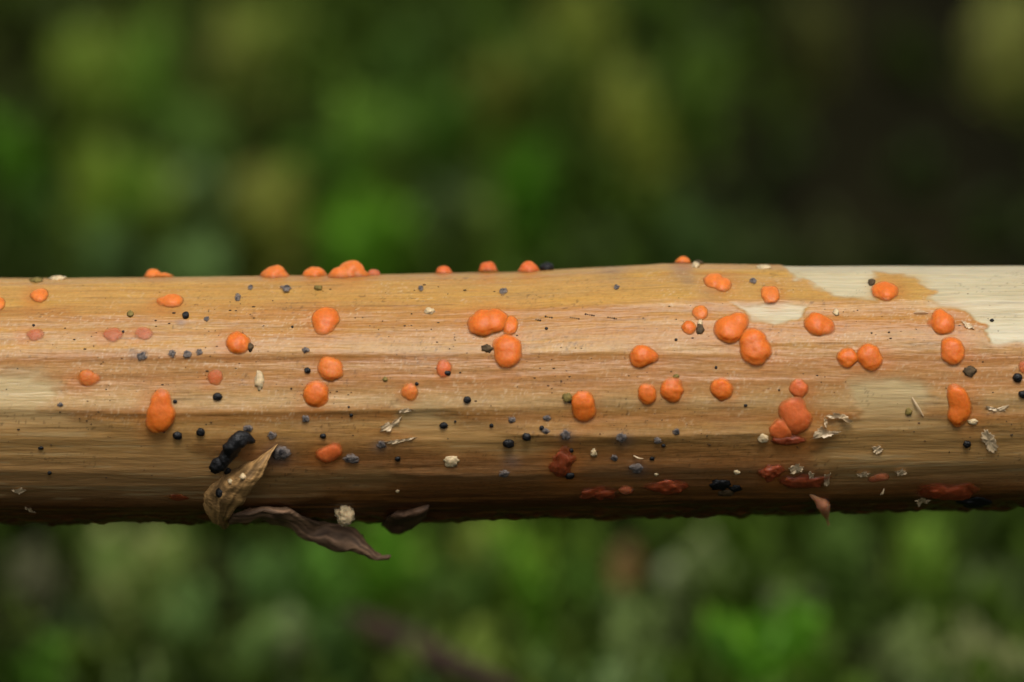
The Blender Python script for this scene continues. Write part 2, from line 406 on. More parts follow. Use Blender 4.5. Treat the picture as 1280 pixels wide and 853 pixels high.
# fungi: x, y, width, height, bulge, tone, label, group, extra lobes
# tone: o orange, d deeper orange, p pale pink half under the skin, r redder, with underside shade put into the tone, c coral
FUNGI = [
 (198, 340, 36, 17, .8, 'o', 'low twin-lobed orange fungus on the stem crest, loosest from its neighbours there', [(-.45, 0, .1, .62), (.5, -.1, -.1, .5)]),
 (343, 337, 36, 24, .8, 'o', 'smooth orange dome on the stem crest left of a pair touching', []),
 (393, 341, 31, 19, .75, 'o', 'orange dome on the stem crest touching the largest crest clump', []),
 (437, 336, 52, 32, .75, 'o', 'largest orange clump on the stem crest, broad and lumpy', [(.12, .15, .1, .78), (-.55, -.3, 0, .55), (.65, -.2, -.1, .45)]),
 (467, 338, 17, 13, .7, 'p', 'small dull pink nub behind the largest crest clump', []),
 (555, 336, 21, 17, .8, 'c', 'small round coral fungus alone on the middle of the stem crest', []),
 (610, 336, 24, 22, .85, 'c', 'upright coral knob on the stem crest beside a grey smudge', []),
 (661, 334, 27, 23, .85, 'c', 'coral knob on the stem crest beside a flat black spot', []),
 (854, 327, 20, 15, .8, 'o', 'small orange knob on the stem crest beside a pale crumb', []),
 (49, 370, 22, 20, .7, 'o', 'round orange fungus alone just below the left crest', []),
 (-3, 380, 18, 18, .6, 'o', 'orange fungus beside the small round one below the left crest', []),
 (212, 377, 33, 19, .6, 'o', 'oval orange fungus lying along the golden band under the crest', [(.15, 0, .1, .75), (-.5, 0, -.1, .5)]),
 (897, 354, 33, 26, .7, 'o', 'oval orange fungus leaning downhill on the golden band', [(-.3, .2, .1, .7), (.35, -.2, 0, .65)]),
 (963, 369, 22, 23, .7, 'o', 'round orange fungus at the edge of the bare cream wood', []),
 (1106, 365, 32, 27, .75, 'd', 'blocky deep orange fungus on a yellow stain in bare cream wood', [(0, .1, .1, .8), (.4, .05, 0, .6), (-.4, .1, 0, .55)]),
 (407, 402, 33, 36, .7, 'd', 'egg-shaped deep orange fungus alone in the upper middle of the stem', [(0, .2, .1, .8), (0, -.35, 0, .6)]),
 (44, 419, 22, 16, .35, 'p', 'low pinkish orange fungus with a brown stain under it', []),
 (141, 419, 25, 19, .3, 'p', 'flat pink fungus under the skin, one of two, dot on its rim', []),
 (180, 417, 23, 17, .25, 'p', 'flat pink fungus under the skin, dark dot in its middle', []),
 (298, 429, 29, 29, .75, 'd', 'round deep orange ball beside a brown smear', []),
 (610, 404, 48, 37, .7, 'd', 'broad two-humped orange fungus above a tall one', [(-.3, 0, .15, .68), (.42, .12, .1, .62)]),
 (637, 407, 20, 24, .6, 'd', 'narrow orange side lobe at the broad two-humped fungus', []),
 (634, 439, 34, 41, .7, 'd', 'tall orange fungus hanging just below the two-humped one', [(0, .2, .1, .75), (.05, -.35, 0, .7)]),
 (875, 391, 19, 20, .6, 'o', 'small orange fungus above a stalked brown speck', []),
 (861, 410, 18, 18, .65, 'd', 'smallest round orange fungus left of a stalked brown speck', []),
 (914, 411, 41, 40, .7, 'd', 'large orange fungus with a shoulder lobe, upper of a fused pair', [(-.12, -.1, .1, .8), (.4, .4, .1, .5)]),
 (944, 434, 39, 46, .7, 'd', 'large orange fungus, lower of a fused pair', [(-.1, .35, .1, .65), (.05, -.25, .05, .8)]),
 (1024, 406, 36, 31, .7, 'd', 'orange fungus with a pointed side beside a shiny pale fleck', [(-.15, 0, .1, .8), (.4, -.15, 0, .58)]),
 (1175, 403, 35, 34, .72, 'd', 'wedge-shaped orange fungus with a small flap at the bare wood edge', [(.1, -.1, .1, .75), (-.1, .4, .05, .5), (-.75, -.05, -.2, .33)]),
 (1191, 439, 28, 34, .75, 'd', 'egg-shaped orange fungus below the wedge-shaped one', [(0, .2, .1, .78), (0, -.25, 0, .75)]),
 (1060, 448, 27, 25, .65, 'd', 'smaller half of a touching pair of orange fungi', []),
 (1087, 447, 31, 34, .72, 'd', 'larger half of a touching pair of orange fungi', [(-.1, .2, .1, .78), (.1, -.2, 0, .72)]),
 (805, 446, 34, 29, .72, 'd', 'single orange fungus with one flat side on the pale rib', [(-.12, 0, .1, .85), (.45, 0, 0, .55)]),
 (111, 472, 29, 23, .45, 'o', 'soft-edged orange fungus beside the bare wood patch', [(-.2, 0, 0, .75), (.4, -.1, -.1, .55)]),
 (269, 471, 19, 22, .3, 'c', 'faint sunken coral fungus above a black bead', []),
 (413, 461, 30, 31, .65, 'o', 'round orange fungus with a grey bead at its side', []),
 (395, 494, 30, 33, .72, 'd', 'plump orange ball on the pale rib, below another', []),
 (201, 514, 35, 53, .7, 'd', 'tall pear-shaped orange fungus, wider at its foot', [(.02, .45, .05, .62), (0, -.25, .1, .88)]),
 (512, 490, 21, 23, .5, 'o', 'small soft orange fungus with a black dot at its top', []),
 (555, 461, 19, 23, .5, 'c', 'small coral fungus with a black bead on its face', []),
 (729, 508, 30, 37, .72, 'd', 'oval orange fungus beside an olive crumb', [(0, .15, .1, .8), (.1, -.3, 0, .7)]),
 (809, 493, 22, 25, .65, 'd', 'smaller of two neighbouring round orange fungi on the tan skin', []),
 (840, 488, 28, 29, .7, 'd', 'larger of two neighbouring round orange fungi on the tan skin', []),
 (902, 487, 28, 28, .7, 'd', 'neat round orange fungus standing alone on tan skin', []),
 (998, 486, 23, 24, .55, 'c', 'small coral top knob of the tall heaped clump', []),
 (994, 520, 40, 46, .62, 'c', 'main coral mass of the tall heaped clump beside torn film', [(.2, -.15, .1, .7), (-.1, .35, 0, .6), (.25, .5, 0, .4)]),
 (976, 537, 30, 28, .5, 'c', 'left foot lobe of the tall heaped coral clump', []),
 (985, 550, 46, 16, .4, 'r', 'dark red foot under the tall heaped coral clump', [(-.3, 0, 0, .6), (.4, 0, 0, .6)]),
 (1199, 507, 29, 52, .7, 'd', 'bean-shaped orange fungus, tall and narrow', [(.0, .42, .1, .7), (.12, 0, 0, .72), (-.05, -.45, .05, .66)]),
 (411, 566, 33, 27, .5, 'c', 'flat coral fungus on the dark lower side, near the torn flap', [(-.15, -.1, 0, .75), (.3, .2, 0, .65)]),
 (703, 577, 34, 42, .6, 'r', 'red-brown notched fungus on the shaded lower side', [(.1, .4, .05, .72), (-.15, -.3, .05, .7)]),
 (748, 615, 50, 20, .5, 'r', 'dull dark red flattened fungus on the underside', [(-.45, 0, 0, .55), (.2, .05, .05, .6), (.6, -.1, 0, .4)]),
 (782, 612, 20, 13, .5, 'p', 'tiny pale pink fungus next to the dull dark red one', []),
 (831, 607, 55, 25, .55, 'r', 'ragged-edged red fungus on the underside', [(-.5, 0, 0, .45), (.1, .1, .1, .7), (.6, .05, 0, .5)]),
 (964, 590, 34, 25, .55, 'r', 'red fungus on the underside with a wet shine', [(-.2, -.1, 0, .75), (.35, .15, 0, .6)]),
 (1005, 601, 64, 21, .5, 'r', 'long red fungus on the underside with pale flakes above it', [(-.5, -.05, 0, .55), (0, 0, 0, .6), (.55, .05, 0, .5)]),
 (1098, 597, 28, 14, .45, 'p', 'pale pink shrivelled fungus on the lower rib', [(-.35, -.2, 0, .5), (.2, .1, 0, .65)]),
 (1184, 614, 76, 26, .5, 'r', 'largest red fungus, hanging below the lower rib', [(-.6, .05, 0, .42), (-.1, 0, .05, .6), (.5, 0, .05, .62)]),
 (1279, 459, 12, 16, .4, 'c', 'narrow coral fungus above a pair of black beads', []),
 (222, 622, 30, 11, .2, 'r', 'faint dull red fungus sunk in the lower rib by the torn flap', []),
]

# ------------------------------------------------------------------ stem colour
DEG = np.degrees(PHw)
PY = to_py(PX, PHw)
GIRTH = DEG * 2.72
sk = skin_mask(PX, PHw)
tan = lin(210, 160, 94); gold = lin(218, 168, 84); pink = lin(214, 166, 122); rust = lin(190, 126, 62); pale = lin(226, 190, 134)
cream = lin(230, 216, 180); grey_wood = lin(206, 160, 98); brown = lin(138, 80, 36); dark = lin(66, 34, 15)
def mixc(A, B, t):
    t = np.clip(t, 0, 1)[..., None]
    return A * (1 - t) + B * t
C = np.broadcast_to(tan, PX.shape + (3,)).copy()
n1 = fbm(PX / 240, GIRTH / 16, 0, 4, 101)
n2 = fbm(PX / 150, GIRTH / 10, 3, 4, 111)
n3 = fbm(PX / 90, GIRTH / 3.2, 6, 4, 121)
n4 = fbm(PX / 60, GIRTH / 30, 6, 3, 131)
C = mixc(C, gold, smooth(-.05, .4, n1) * .75 * smooth(470, 400, PY) + smooth(400, 350, PY) * .35)
C = mixc(C, pink, smooth(.0, .45, n2) * .4 * smooth(700, 300, PX) * smooth(380, 410, PY) * smooth(460, 430, PY))
C = mixc(C, pink, smooth(.05, .5, n4) * .22)
C = mixc(C, rust, smooth(.10, .48, n2 + .15 * n3) * .45)
C = mixc(C, rust, .42 * np.exp(-((PY - 472 - 8 * n1) / 17) ** 2) * smooth(150, 500, PX))
C = mixc(C, rust, .55 * smooth(.1, .35, n3) * np.exp(-((PY - 388) / 9) ** 2) * smooth(560, 680, PX) * smooth(960, 860, PX))
C = mixc(C, pale, smooth(.12, .45, n3) * .30)
C = mixc(C, pale, .45 * np.exp(-((PY - 436 - 4 * n1) / 5.5) ** 2) * smooth(380, 520, PX) * smooth(960, 860, PX))
C = mixc(C, pale, .5 * np.exp(-((PY - 500 - 6 * n1) / 8) ** 2))
C = mixc(C, lin(222, 172, 92), .5 * np.exp(-((PY - 366 - 8 * n1) / 16) ** 2))
C = mixc(C, lin(196, 128, 60), .50 * np.exp(-((PY - 389 - 5 * n1) / 6) ** 2) * smooth(-.35, .2, n4 + n1))
C = mixc(C, lin(192, 124, 58), .62 * np.exp(-((PY - 449 - 5 * n1) / 7) ** 2))
C = mixc(C, lin(204, 138, 80), .40 * np.exp(-((PY - 474 - 8 * n1) / 15) ** 2))
C = mixc(C, lin(228, 186, 132), .55 * np.exp(-((PY - 503 - 5 * n1) / 6.5) ** 2))
C = mixc(C, lin(176, 108, 46), .55 * np.exp(-((PY - 520 - 5 * n1) / 7) ** 2))
C = mixc(C, lin(214, 164, 106), .5 * np.exp(-((PY - 538 - 4 * n1) / 4.5) ** 2) * smooth(560, 660, PX))
C = mixc(C, lin(206, 142, 66), .80 * np.exp(-((PY - 405 - 8 * n1) / 18) ** 2) * smooth(-1.2, .0, n2 + n1) * (.35 + .65 * smooth(250, 420, PX)))
# brown older skin low on the stem, underside shade darkened into its lowest band
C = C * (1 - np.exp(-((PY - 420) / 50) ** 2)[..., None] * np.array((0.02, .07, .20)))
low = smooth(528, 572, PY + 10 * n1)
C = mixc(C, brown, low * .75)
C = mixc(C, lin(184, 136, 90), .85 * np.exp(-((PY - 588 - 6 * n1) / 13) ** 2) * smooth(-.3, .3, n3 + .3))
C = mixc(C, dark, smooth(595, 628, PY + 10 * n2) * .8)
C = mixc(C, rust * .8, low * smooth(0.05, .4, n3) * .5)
# bare wood where the skin is gone, lower-side shade painted into its colour
W = np.broadcast_to(cream, PX.shape + (3,)).copy()
W = mixc(W, lin(214, 194, 150), smooth(-.1, .4, n1) * .6 + smooth(-.1, .3, n3) * .3)
W = mixc(W, lin(222, 190, 132), smooth(445, 475, PY) * .8)
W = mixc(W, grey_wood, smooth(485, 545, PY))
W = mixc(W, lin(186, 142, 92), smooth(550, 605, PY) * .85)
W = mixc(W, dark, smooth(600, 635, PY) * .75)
W = mixc(W, lin(222, 196, 146), smooth(.2, .42, n3) * .4 * smooth(500, 545, PY))
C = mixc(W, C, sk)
edge = 4 * sk * (1 - sk)
C = mixc(C, lin(150, 98, 44), edge * .12)
# yellow stain in the bare wood, orange stain round each fungus
C = mixc(C, lin(214, 168, 84), .65 * np.exp(-(((PX - 1118) / 34) ** 4 + ((PY - 362) / 20) ** 4)))
C = mixc(C, lin(210, 160, 80), .4 * np.exp(-(((PX - 985) / 40) ** 4 + ((PY - 372) / 14) ** 4)))
for (fx, fy, fw, fh, *_r) in FUNGI:
    if fy > 590:
        continue
    sel = (np.abs(PX - fx) < fw * 1.6)
    e = ((PX[sel] - fx) / (fw * .62)) ** 2 + ((PY[sel] - fy - 2) / (fh * .62)) ** 2
    t = np.clip(.55 * np.exp(-(e ** 1.3) * .8), 0, 1)[:, None]
    C[sel] = C[sel] * (1 - t) + lin(214, 128, 54) * t
# greyish-violet blooms of young beads under the skin
for (bx, by, br, a) in [(352, 566, 16, .7), (233, 404, 7, .5), (795, 585, 12, .5), (707, 543, 10, .5), (777, 547, 12, .5), (178, 443, 9, .4), (850, 338, 16, .35), (858, 352, 10, .3), (330, 335, 14, .2), (765, 338, 20, .3), (640, 574, 12, .4), (880, 370, 18, .2), (477, 556, 10, .4)]:
    t = (a * np.exp(-(((PX - bx) / br) ** 2 + ((PY - by) / (br * .8)) ** 2) * 1.2))[..., None]
    C = C * (1 - t) + lin(120, 112, 118) * t
# stains and freckles
fr = fbm(PX / 3.2, GIRTH / 3.2, 0, 2, 141)
cl = fbm(PX / 60, GIRTH / 24, 0, 3, 151)
C = C * (1 - .42 * (smooth(.42, .62, fr) * smooth(0, .4, cl))[..., None])
C = C * (1 + .13 * fbm(PX / 170, GIRTH / 2.4, 0, 3, 161) + .06 * fbm(PX / 30, GIRTH / 1.6, 0, 2, 163))[..., None]
C = C * (1 + .13 * fbm(PX / 2.4, GIRTH / 2.4, 0, 2, 171) * sk)[..., None]
grain = fbm(PX / 2.1, GIRTH / 2.1, 4, 2, 191); patch = fbm(PX / 70, GIRTH / 20, 2, 3, 195)
C = mixc(C, lin(240, 206, 164), .55 * smooth(.28, .55, grain) * smooth(-.1, .4, patch + .25 * np.exp(-((PY - 485) / 35) ** 2)) * sk * smooth(560, 520, PY))  # pale granular film, its tiny wet sparkles painted as colour
C = mixc(C, rust * .75, .40 * smooth(.30, .60, -grain) * smooth(-.2, .35, -patch) * sk * smooth(540, 480, PY))
# fine broken dark lines along the fibres
ln = fbm(PX / 130, GIRTH / 1.9, 9, 2, 181)
C = C * (1 - .28 * smooth(.45, .62, ln) * smooth(.0, .35, n4 + .2))[..., None]
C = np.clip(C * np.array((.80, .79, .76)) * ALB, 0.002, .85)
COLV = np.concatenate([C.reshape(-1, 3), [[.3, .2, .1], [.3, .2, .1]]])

root = bpy.data.objects.new('plant_stem', None)
col.objects.link(root)
root.location = (0, 0, 0)
root['label'] = 'tan dead plant stem lying across, skin peeling to cream wood'
root['category'] = 'stem'
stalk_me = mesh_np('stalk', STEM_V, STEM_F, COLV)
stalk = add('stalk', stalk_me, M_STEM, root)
# cut ends of the stem, outside the frame
for idx, cen, pxe in ((0, mid0, pxs[0]), (nc - 1, mid1, pxs[-1])):
    ring = STEM_V[:nr * nc].reshape(nr, nc, 3)[:, idx]
    sgn = -1 if idx == 0 else 1
    vs = np.concatenate([ring, ring * .5 + cen * .5 + np.array([sgn * .02, 0, 0]), [cen + np.array([sgn * -.03, 0, 0])]])
    fs = []
    for a in range(nr):
        b = (a + 1) % nr
        fs.append((a, b, nr + b, nr + a)); fs.append((nr + a, nr + b, 2 * nr, 2 * nr))
    q = [f for f in fs if f[2] != f[3]]; t3 = [f[:3] for f in fs if f[2] == f[3]]
    me = bpy.data.meshes.new('cut_end'); me.from_pydata([tuple(v) for v in vs.tolist()], [], q + t3); me.update()
    add('cut_end', me, M_PALE, root)

# ------------------------------------------------------------------ blobs
_ico = {}
def ico(sub):
    if sub not in _ico:
        import bmesh
        bm = bmesh.new()
        bmesh.ops.create_icosphere(bm, subdivisions=sub, radius=1)
        bm.verts.ensure_lookup_table()
        v = np.array([tuple(q.co) for q in bm.verts]); f = np.array([[w.index for w in p.verts] for p in bm.faces])
        bm.free()
        _ico[sub] = (v / np.linalg.norm(v, axis=1)[:, None], f)
    return _ico[sub]

def blob_radius(D, lobes, k=.18):
    """Outermost radius along each direction of a smooth union of ellipsoids (centre, radii)."""
    rs = np.linspace(2.2, 0.02, 110)
    res = np.full(len(D), .05); prev = None; done = np.zeros(len(D), bool)
    def field(P):
        acc = 0
        for (c, q) in lobes:
            d = (np.linalg.norm((P - np.array(c)) / np.array(q), axis=1) - 1) * min(q)
            acc = acc + np.exp(-d / (k * .35))
        return -np.log(acc) * (k * .35)
    fp = field(D * rs[0])
    for a, b in zip(rs[:-1], rs[1:]):
        f = field(D * b)
        m = (~done) & (f <= 0)
        t = np.where(np.abs(f - fp) > 1e-9, fp / (fp - f + 1e-12), 0)
        res[m] = (a + (b - a) * np.clip(t, 0, 1))[m]
        done |= m
        fp = f
    return res

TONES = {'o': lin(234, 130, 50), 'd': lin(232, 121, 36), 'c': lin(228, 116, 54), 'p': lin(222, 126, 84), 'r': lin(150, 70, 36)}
def make_fungus(i, fx, fy, fw, fh, bulge, tone, label, lobes):
    P, Nn, miss = hit(fx, fy + (3 if fy < 345 else 0))
    T1 = CX.copy(); T2 = Nn.cross(T1).normalized()
    if T2.dot(CU) < 0:
        T2 = -T2
    facing = max(.12, -Nn.dot(CF))
    a = fw * .5 * PXS
    if fy < 346:                       # crest: seen from the side, its height is its thickness
        b = a * .9
        c = fh * PXS * .62
    else:
        c = a * bulge * .66 if fy < 585 else min(a, fh * .5 * PXS * 1.3) * bulge
        hh = fh * .5 * PXS
        b = max(.55 * min(a, hh * 1.6), min(2.2 * hh, (hh - c * .35 * math.sqrt(max(0, 1 - facing ** 2))) / facing))
    D, Fc = ico(4)
    if lobes:
        L_ = [((lx, ly, lz), (s, s, s * .98)) for (lx, ly, lz, s) in lobes]
        R = blob_radius(D, L_)
    else:
        R = np.ones(len(D))
    s0 = i * 13.7
    Q = D * R[:, None]
    R = R * (1 + .19 * fbm(Q[:, 0] * 1.2 + s0, Q[:, 1] * 1.2, Q[:, 2] * 1.2, 2, 201) + .055 * fbm(Q[:, 0] * 3.5 + s0, Q[:, 1] * 3.5, Q[:, 2] * 3.5, 2, 211) + .022 * fbm(Q[:, 0] * 8 + s0, Q[:, 1] * 8, Q[:, 2] * 8, 2, 221))
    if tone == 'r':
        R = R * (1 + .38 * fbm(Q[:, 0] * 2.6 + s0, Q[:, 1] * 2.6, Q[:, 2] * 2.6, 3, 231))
    Q = D * R[:, None]
    mn, mx_ = Q.min(0), Q.max(0)       # fit the outline to the measured size
    Q[:, :2] = (Q[:, :2] - (mn + mx_)[:2] / 2) / ((mx_ - mn)[:2] / 2)
    Q[:, 2] = Q[:, 2] / mx_[2]
    # cushions: flatten the crown a little, pull in the foot
    z = Q[:, 2]
    z = np.where(z > 0, np.abs(z) ** .92, z)
    foot = .93 + .22 * smooth(.42, -.14, z)
    lift = .12 * c if bulge > .45 else .0 * c
    Lc = np.stack([Q[:, 0] * a * foot, Q[:, 1] * b * foot, z * c * np.where(z > 0, 1 - lift / c * .6, .75) + lift], 1)
    cen = P
    if fy < 346:
        cen = P + CF * 0.03
    B = np.array([tuple(T1), tuple(T2), tuple(Nn)])
    W_ = Lc @ B
    base = TONES[tone]
    nz_ = fbm(Q[:, 0] * 1.6 + s0, Q[:, 1] * 1.6, Q[:, 2] * 1.6, 3, 241)
    cl_ = base[None] * (1 + .16 * nz_)[:, None]
    # the body is deeper orange where it is thick, yellower at its thin foot
    t = smooth(.42, -.05, z)[:, None] * .62
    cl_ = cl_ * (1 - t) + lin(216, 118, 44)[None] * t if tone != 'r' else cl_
    # the thin margin of the jelly is clearer than its thick middle
    al = smooth(-.17, .40 if bulge > .5 else .6, z + .08 * nz_)
    al = al * {'p': .80, 'c': .95, 'r': .86}.get(tone, 1.0)
    if bulge < .5 and tone != 'r':
        al = al * .8
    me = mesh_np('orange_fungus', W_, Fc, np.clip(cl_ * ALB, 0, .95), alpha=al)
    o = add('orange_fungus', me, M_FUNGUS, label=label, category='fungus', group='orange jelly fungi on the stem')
    o.location = cen
    return o

for i, f in enumerate(FUNGI):
    make_fungus(i, *f)

# the hanging drip under the stem
def tube(pts, radii, seg=14, seed=0, rough=.12):
    pts = [Vector(p) for p in pts]
    # resample smoothly
    n = 40
    ts = np.linspace(0, len(pts) - 1, n)
    arr = np.array([tuple(p) for p in pts])
    def cat(A, t):
        i = int(min(max(math.floor(t), 0), len(A) - 2)); u = t - i
        p0, p1, p2, p3 = A[max(i - 1, 0)], A[i], A[i + 1], A[min(i + 2, len(A) - 1)]
        return .5 * ((2 * p1) + (-p0 + p2) * u + (2 * p0 - 5 * p1 + 4 * p2 - p3) * u * u + (-p0 + 3 * p1 - 3 * p2 + p3) * u ** 3)
    C_ = np.array([cat(arr, t) for t in ts]); Rr = np.array([max(1e-4, cat(np.array(radii, float)[:, None], t)[0]) for t in ts])
    V_, F_ = [], []
    up = np.array((0.13, .5, .86))
    for k in range(n):
        d = C_[min(k + 1, n - 1)] - C_[max(k - 1, 0)]
        d = d / np.linalg.norm(d)
        s = np.cross(d, up); s /= np.linalg.norm(s); t = np.cross(s, d)
        for j in range(seg):
            an = 2 * math.pi * j / seg
            V_.append(C_[k] + (s * math.cos(an) + t * math.sin(an)) * Rr[k])
    V_ = np.array(V_)
    sc = 1 / max(radii)
    nn = fbm(V_[:, 0] * sc * 1.3 + seed, V_[:, 1] * sc * 1.3, V_[:, 2] * sc * 1.3, 3, 251 + seed)
    cent = np.repeat(C_, seg, 0)
    V_ = cent + (V_ - cent) * (1 + rough * 2 * nn)[:, None]
    for k in range(n - 1):
        for j in range(seg):
            F_.append((k * seg + j, k * seg + (j + 1) % seg, (k + 1) * seg + (j + 1) % seg, (k + 1) * seg + j))
    V_ = np.concatenate([V_, [C_[0], C_[-1]]])
    for j in range(seg):
        F_.append((len(V_) - 2, (j + 1) % seg, j, j)); F_.append((len(V_) - 1, (n - 1) * seg + j, (n - 1) * seg + (j + 1) % seg, (n - 1) * seg + (j + 1) % seg))
    return V_, F_

def tube_obj(name, pts, radii, mat, colr=None, parent=None, seg=14, seed=0, rough=.12, **kw):
    V_, F_ = tube(pts, radii, seg, seed, rough)
    me = bpy.data.meshes.new(name)
    me.from_pydata([tuple(v) for v in V_.tolist()], [], [f if f[2] != f[3] else f[:3] for f in F_])
    for p in me.polygons:
        p.use_smooth = True
    if colr is not None:
        at = me.color_attributes.new('tint', 'FLOAT_COLOR', 'POINT')
        nn = fbm(V_[:, 0] * 20 + seed, V_[:, 1] * 20, V_[:, 2] * 20, 3, 301)
        c4 = np.ones((len(V_), 4), dtype=np.float32); c4[:, :3] = np.array(colr)[None] * ALB * (1 + .3 * nn)[:, None]
        at.data.foreach_set('color', c4.ravel())
    me.update()
    o = add(name, me, mat, parent, **kw)
    return o

def near_stem(px, py, lift=0.0):
    """A point in front of the stem's outline, `lift` towards the lens from its surface or from its limb depth."""
    mid, R = mid_r(px)
    s = (float(mid) - py) / float(R)
    depth = DIST + AX_DEPTH - float(R) * PXS * math.sqrt(max(0.0, 1 - s * s)) - lift
    return at_depth(px, py, depth)

tube_obj('hanging_fungus', [near_stem(1012, 616, .0), near_stem(1021, 624, .02), near_stem(1029, 631, .03), near_stem(1032, 641, .03), near_stem(1034, 649, .02), near_stem(1036, 657, .02)],
         [.006, .012, .021, .013, .004, .003], M_FUNGUS, lin(222, 150, 110), seed=3,
         label='pale orange fungus drop hanging by a thread under the stem', category='fungus')

# ------------------------------------------------------------------ beads and crumbs
def make_bead(name, mat, px, py, rx, ry, seed, label, cat_, group, rough=.22, flat=.75, sub=3, lift=.35, freq=1.8, skirt=False):
    P, Nn, _m = hit(px, py)
    T1 = CX.copy(); T2 = Nn.cross(T1).normalized()
    D, Fc = ico(sub)
    n_ = fbm(D[:, 0] * freq + seed * 3.3, D[:, 1] * freq, D[:, 2] * freq, 3, 261 + seed)
    facing = max(.45, -Nn.dot(CF))
    a, b = rx * PXS, ry * PXS / facing
    c = min(a, b) * flat
    Q = D * (1 + rough * 2 * n_)[:, None] * np.array((a, b, c))
    Q[:, 2] += c * lift
    W_ = Q @ np.array([tuple(T1), tuple(T2), tuple(Nn)])
    cl_ = None
    if skirt:
        zt = Q[:, 2] / (c * 1.2)
        t = smooth(.55, 1.15, zt + .25 * n_)[:, None]
        cl_ = lin(136, 124, 116)[None] * (1 - t) + lin(48, 46, 50)[None] * t
        t = smooth(.25, -.05, zt)[:, None] * .6
        cl_ = cl_ * (1 - t) + lin(176, 132, 84)[None] * t
    al = None
    if skirt:
        cl_ = cl_ * ALB
        al = .08 + .92 * smooth(.05, .75, zt + .3 * n_)
    o = add(name, mesh_np(name, W_, Fc, cl_, alpha=al), mat, label=label, category=cat_, group=group)
    o.location = P
    return o

TINY = 'tiny jet black bead on the tan skin, clear of any orange fungus'
BLACK = [  # x, y, rx, ry, own label
 (272, 496, 6, 5, 'glossy black bead under a faint sunken coral fungus'),
 (222, 544.5, 6, 5, 'black bead just below the pear-shaped fungus, larger of two'),
 (251, 540, 5.5, 5, 'black bead second from the pear-shaped fungus along the rib'),
 (219, 502, 2.6, 2.4, 'minute black dot at the side of the pear-shaped fungus'),
 (205, 540, 1.6, 1.4, 'minute black dot under the foot of the pear-shaped fungus'),
 (404, 545, 3.8, 3.2, 'small black bead above the flat coral fungus'),
 (384.5, 463.5, 4, 3.6, 'small black bead with a pale rim beside a round fungus'),
 (559, 466.5, 4.4, 3.6, 'black bead sitting on the face of a small coral fungus'),
 (521, 480, 2.4, 2.2, 'minute black dot at the top of a small soft fungus'),
 (584, 500, 5, 4.8, 'round black bead alone on the pale rib'),
 (554.5, 532, 5, 4, 'black bead at the edge of the bared wood, below the rib bead'),
 (614.5, 532, 2.6, 2.4, TINY), (569, 527, 1.7, 1.5, TINY), (436, 509, 1.5, 1.4, TINY), (439, 519, 2.4, 2.2, TINY),
 (636, 554, 7, 5.5, 'largest black bead, oval, on the shaded lower side'),
 (658.5, 546, 5.5, 5, 'black bead with a grey side, next to the largest bead'),
 (829.5, 557, 2.6, 2.2, TINY), (815, 573, 3, 2.2, TINY), (497, 573.5, 3.6, 3, TINY), (62, 591, 2.6, 2.3, TINY), (51, 560, 3.6, 2.2, TINY),
 (232, 395, 4.4, 4, 'black bead above a violet smudge on the pink-tan skin'),
 (1209, 555, 5, 4.4, 'black lumpy bead on the bare wood beside a clear flake'),
 (1272, 472.5, 6, 6, 'shiny black bead, upper of two by the narrow coral fungus'),
 (1279, 493, 6, 5, 'shiny black bead, lower of two by the narrow coral fungus'),
 (1240, 401, 2.6, 1.8, 'tiny black dot alone on the bare cream wood'),
 (684, 336, 9, 5, 'flat black spot on the stem crest beside a coral knob'),
 (714, 563, 3, 2.6, 'black dot beside a red-brown notched fungus'), (712, 594, 6, 4, 'black stub at the foot of the red-brown notched fungus'),
 (677, 535, 3, 2.8, 'small black dot beside a blue-grey fuzzy spot'), (154, 415, 1.6, 1.6, 'minute dot on the rim of a flat pink fungus'), (180, 414, 1.4, 1.4, 'minute dot in the middle of a flat pink fungus'),
 (932, 507, 2.2, 1.8, TINY), (895, 459.5, 1.8, 2.2, TINY), (845, 425, 1.8, 1.6, TINY), (683, 411, 2, 1.6, TINY), (365.5, 409, 1.5, 1.5, TINY), (42, 407, 1.7, 1.4, TINY),
 (712, 502, 2.6, 2.2, 'black dot on the corner of an olive crumb'),
]
for k, (bx, by, rx, ry, lb) in enumerate(BLACK):
    make_bead('black_bead', M_BLACK, bx, by, rx, ry, k, lb, 'bead', 'black beads dotted over the stem', rough=.13, flat=.8)

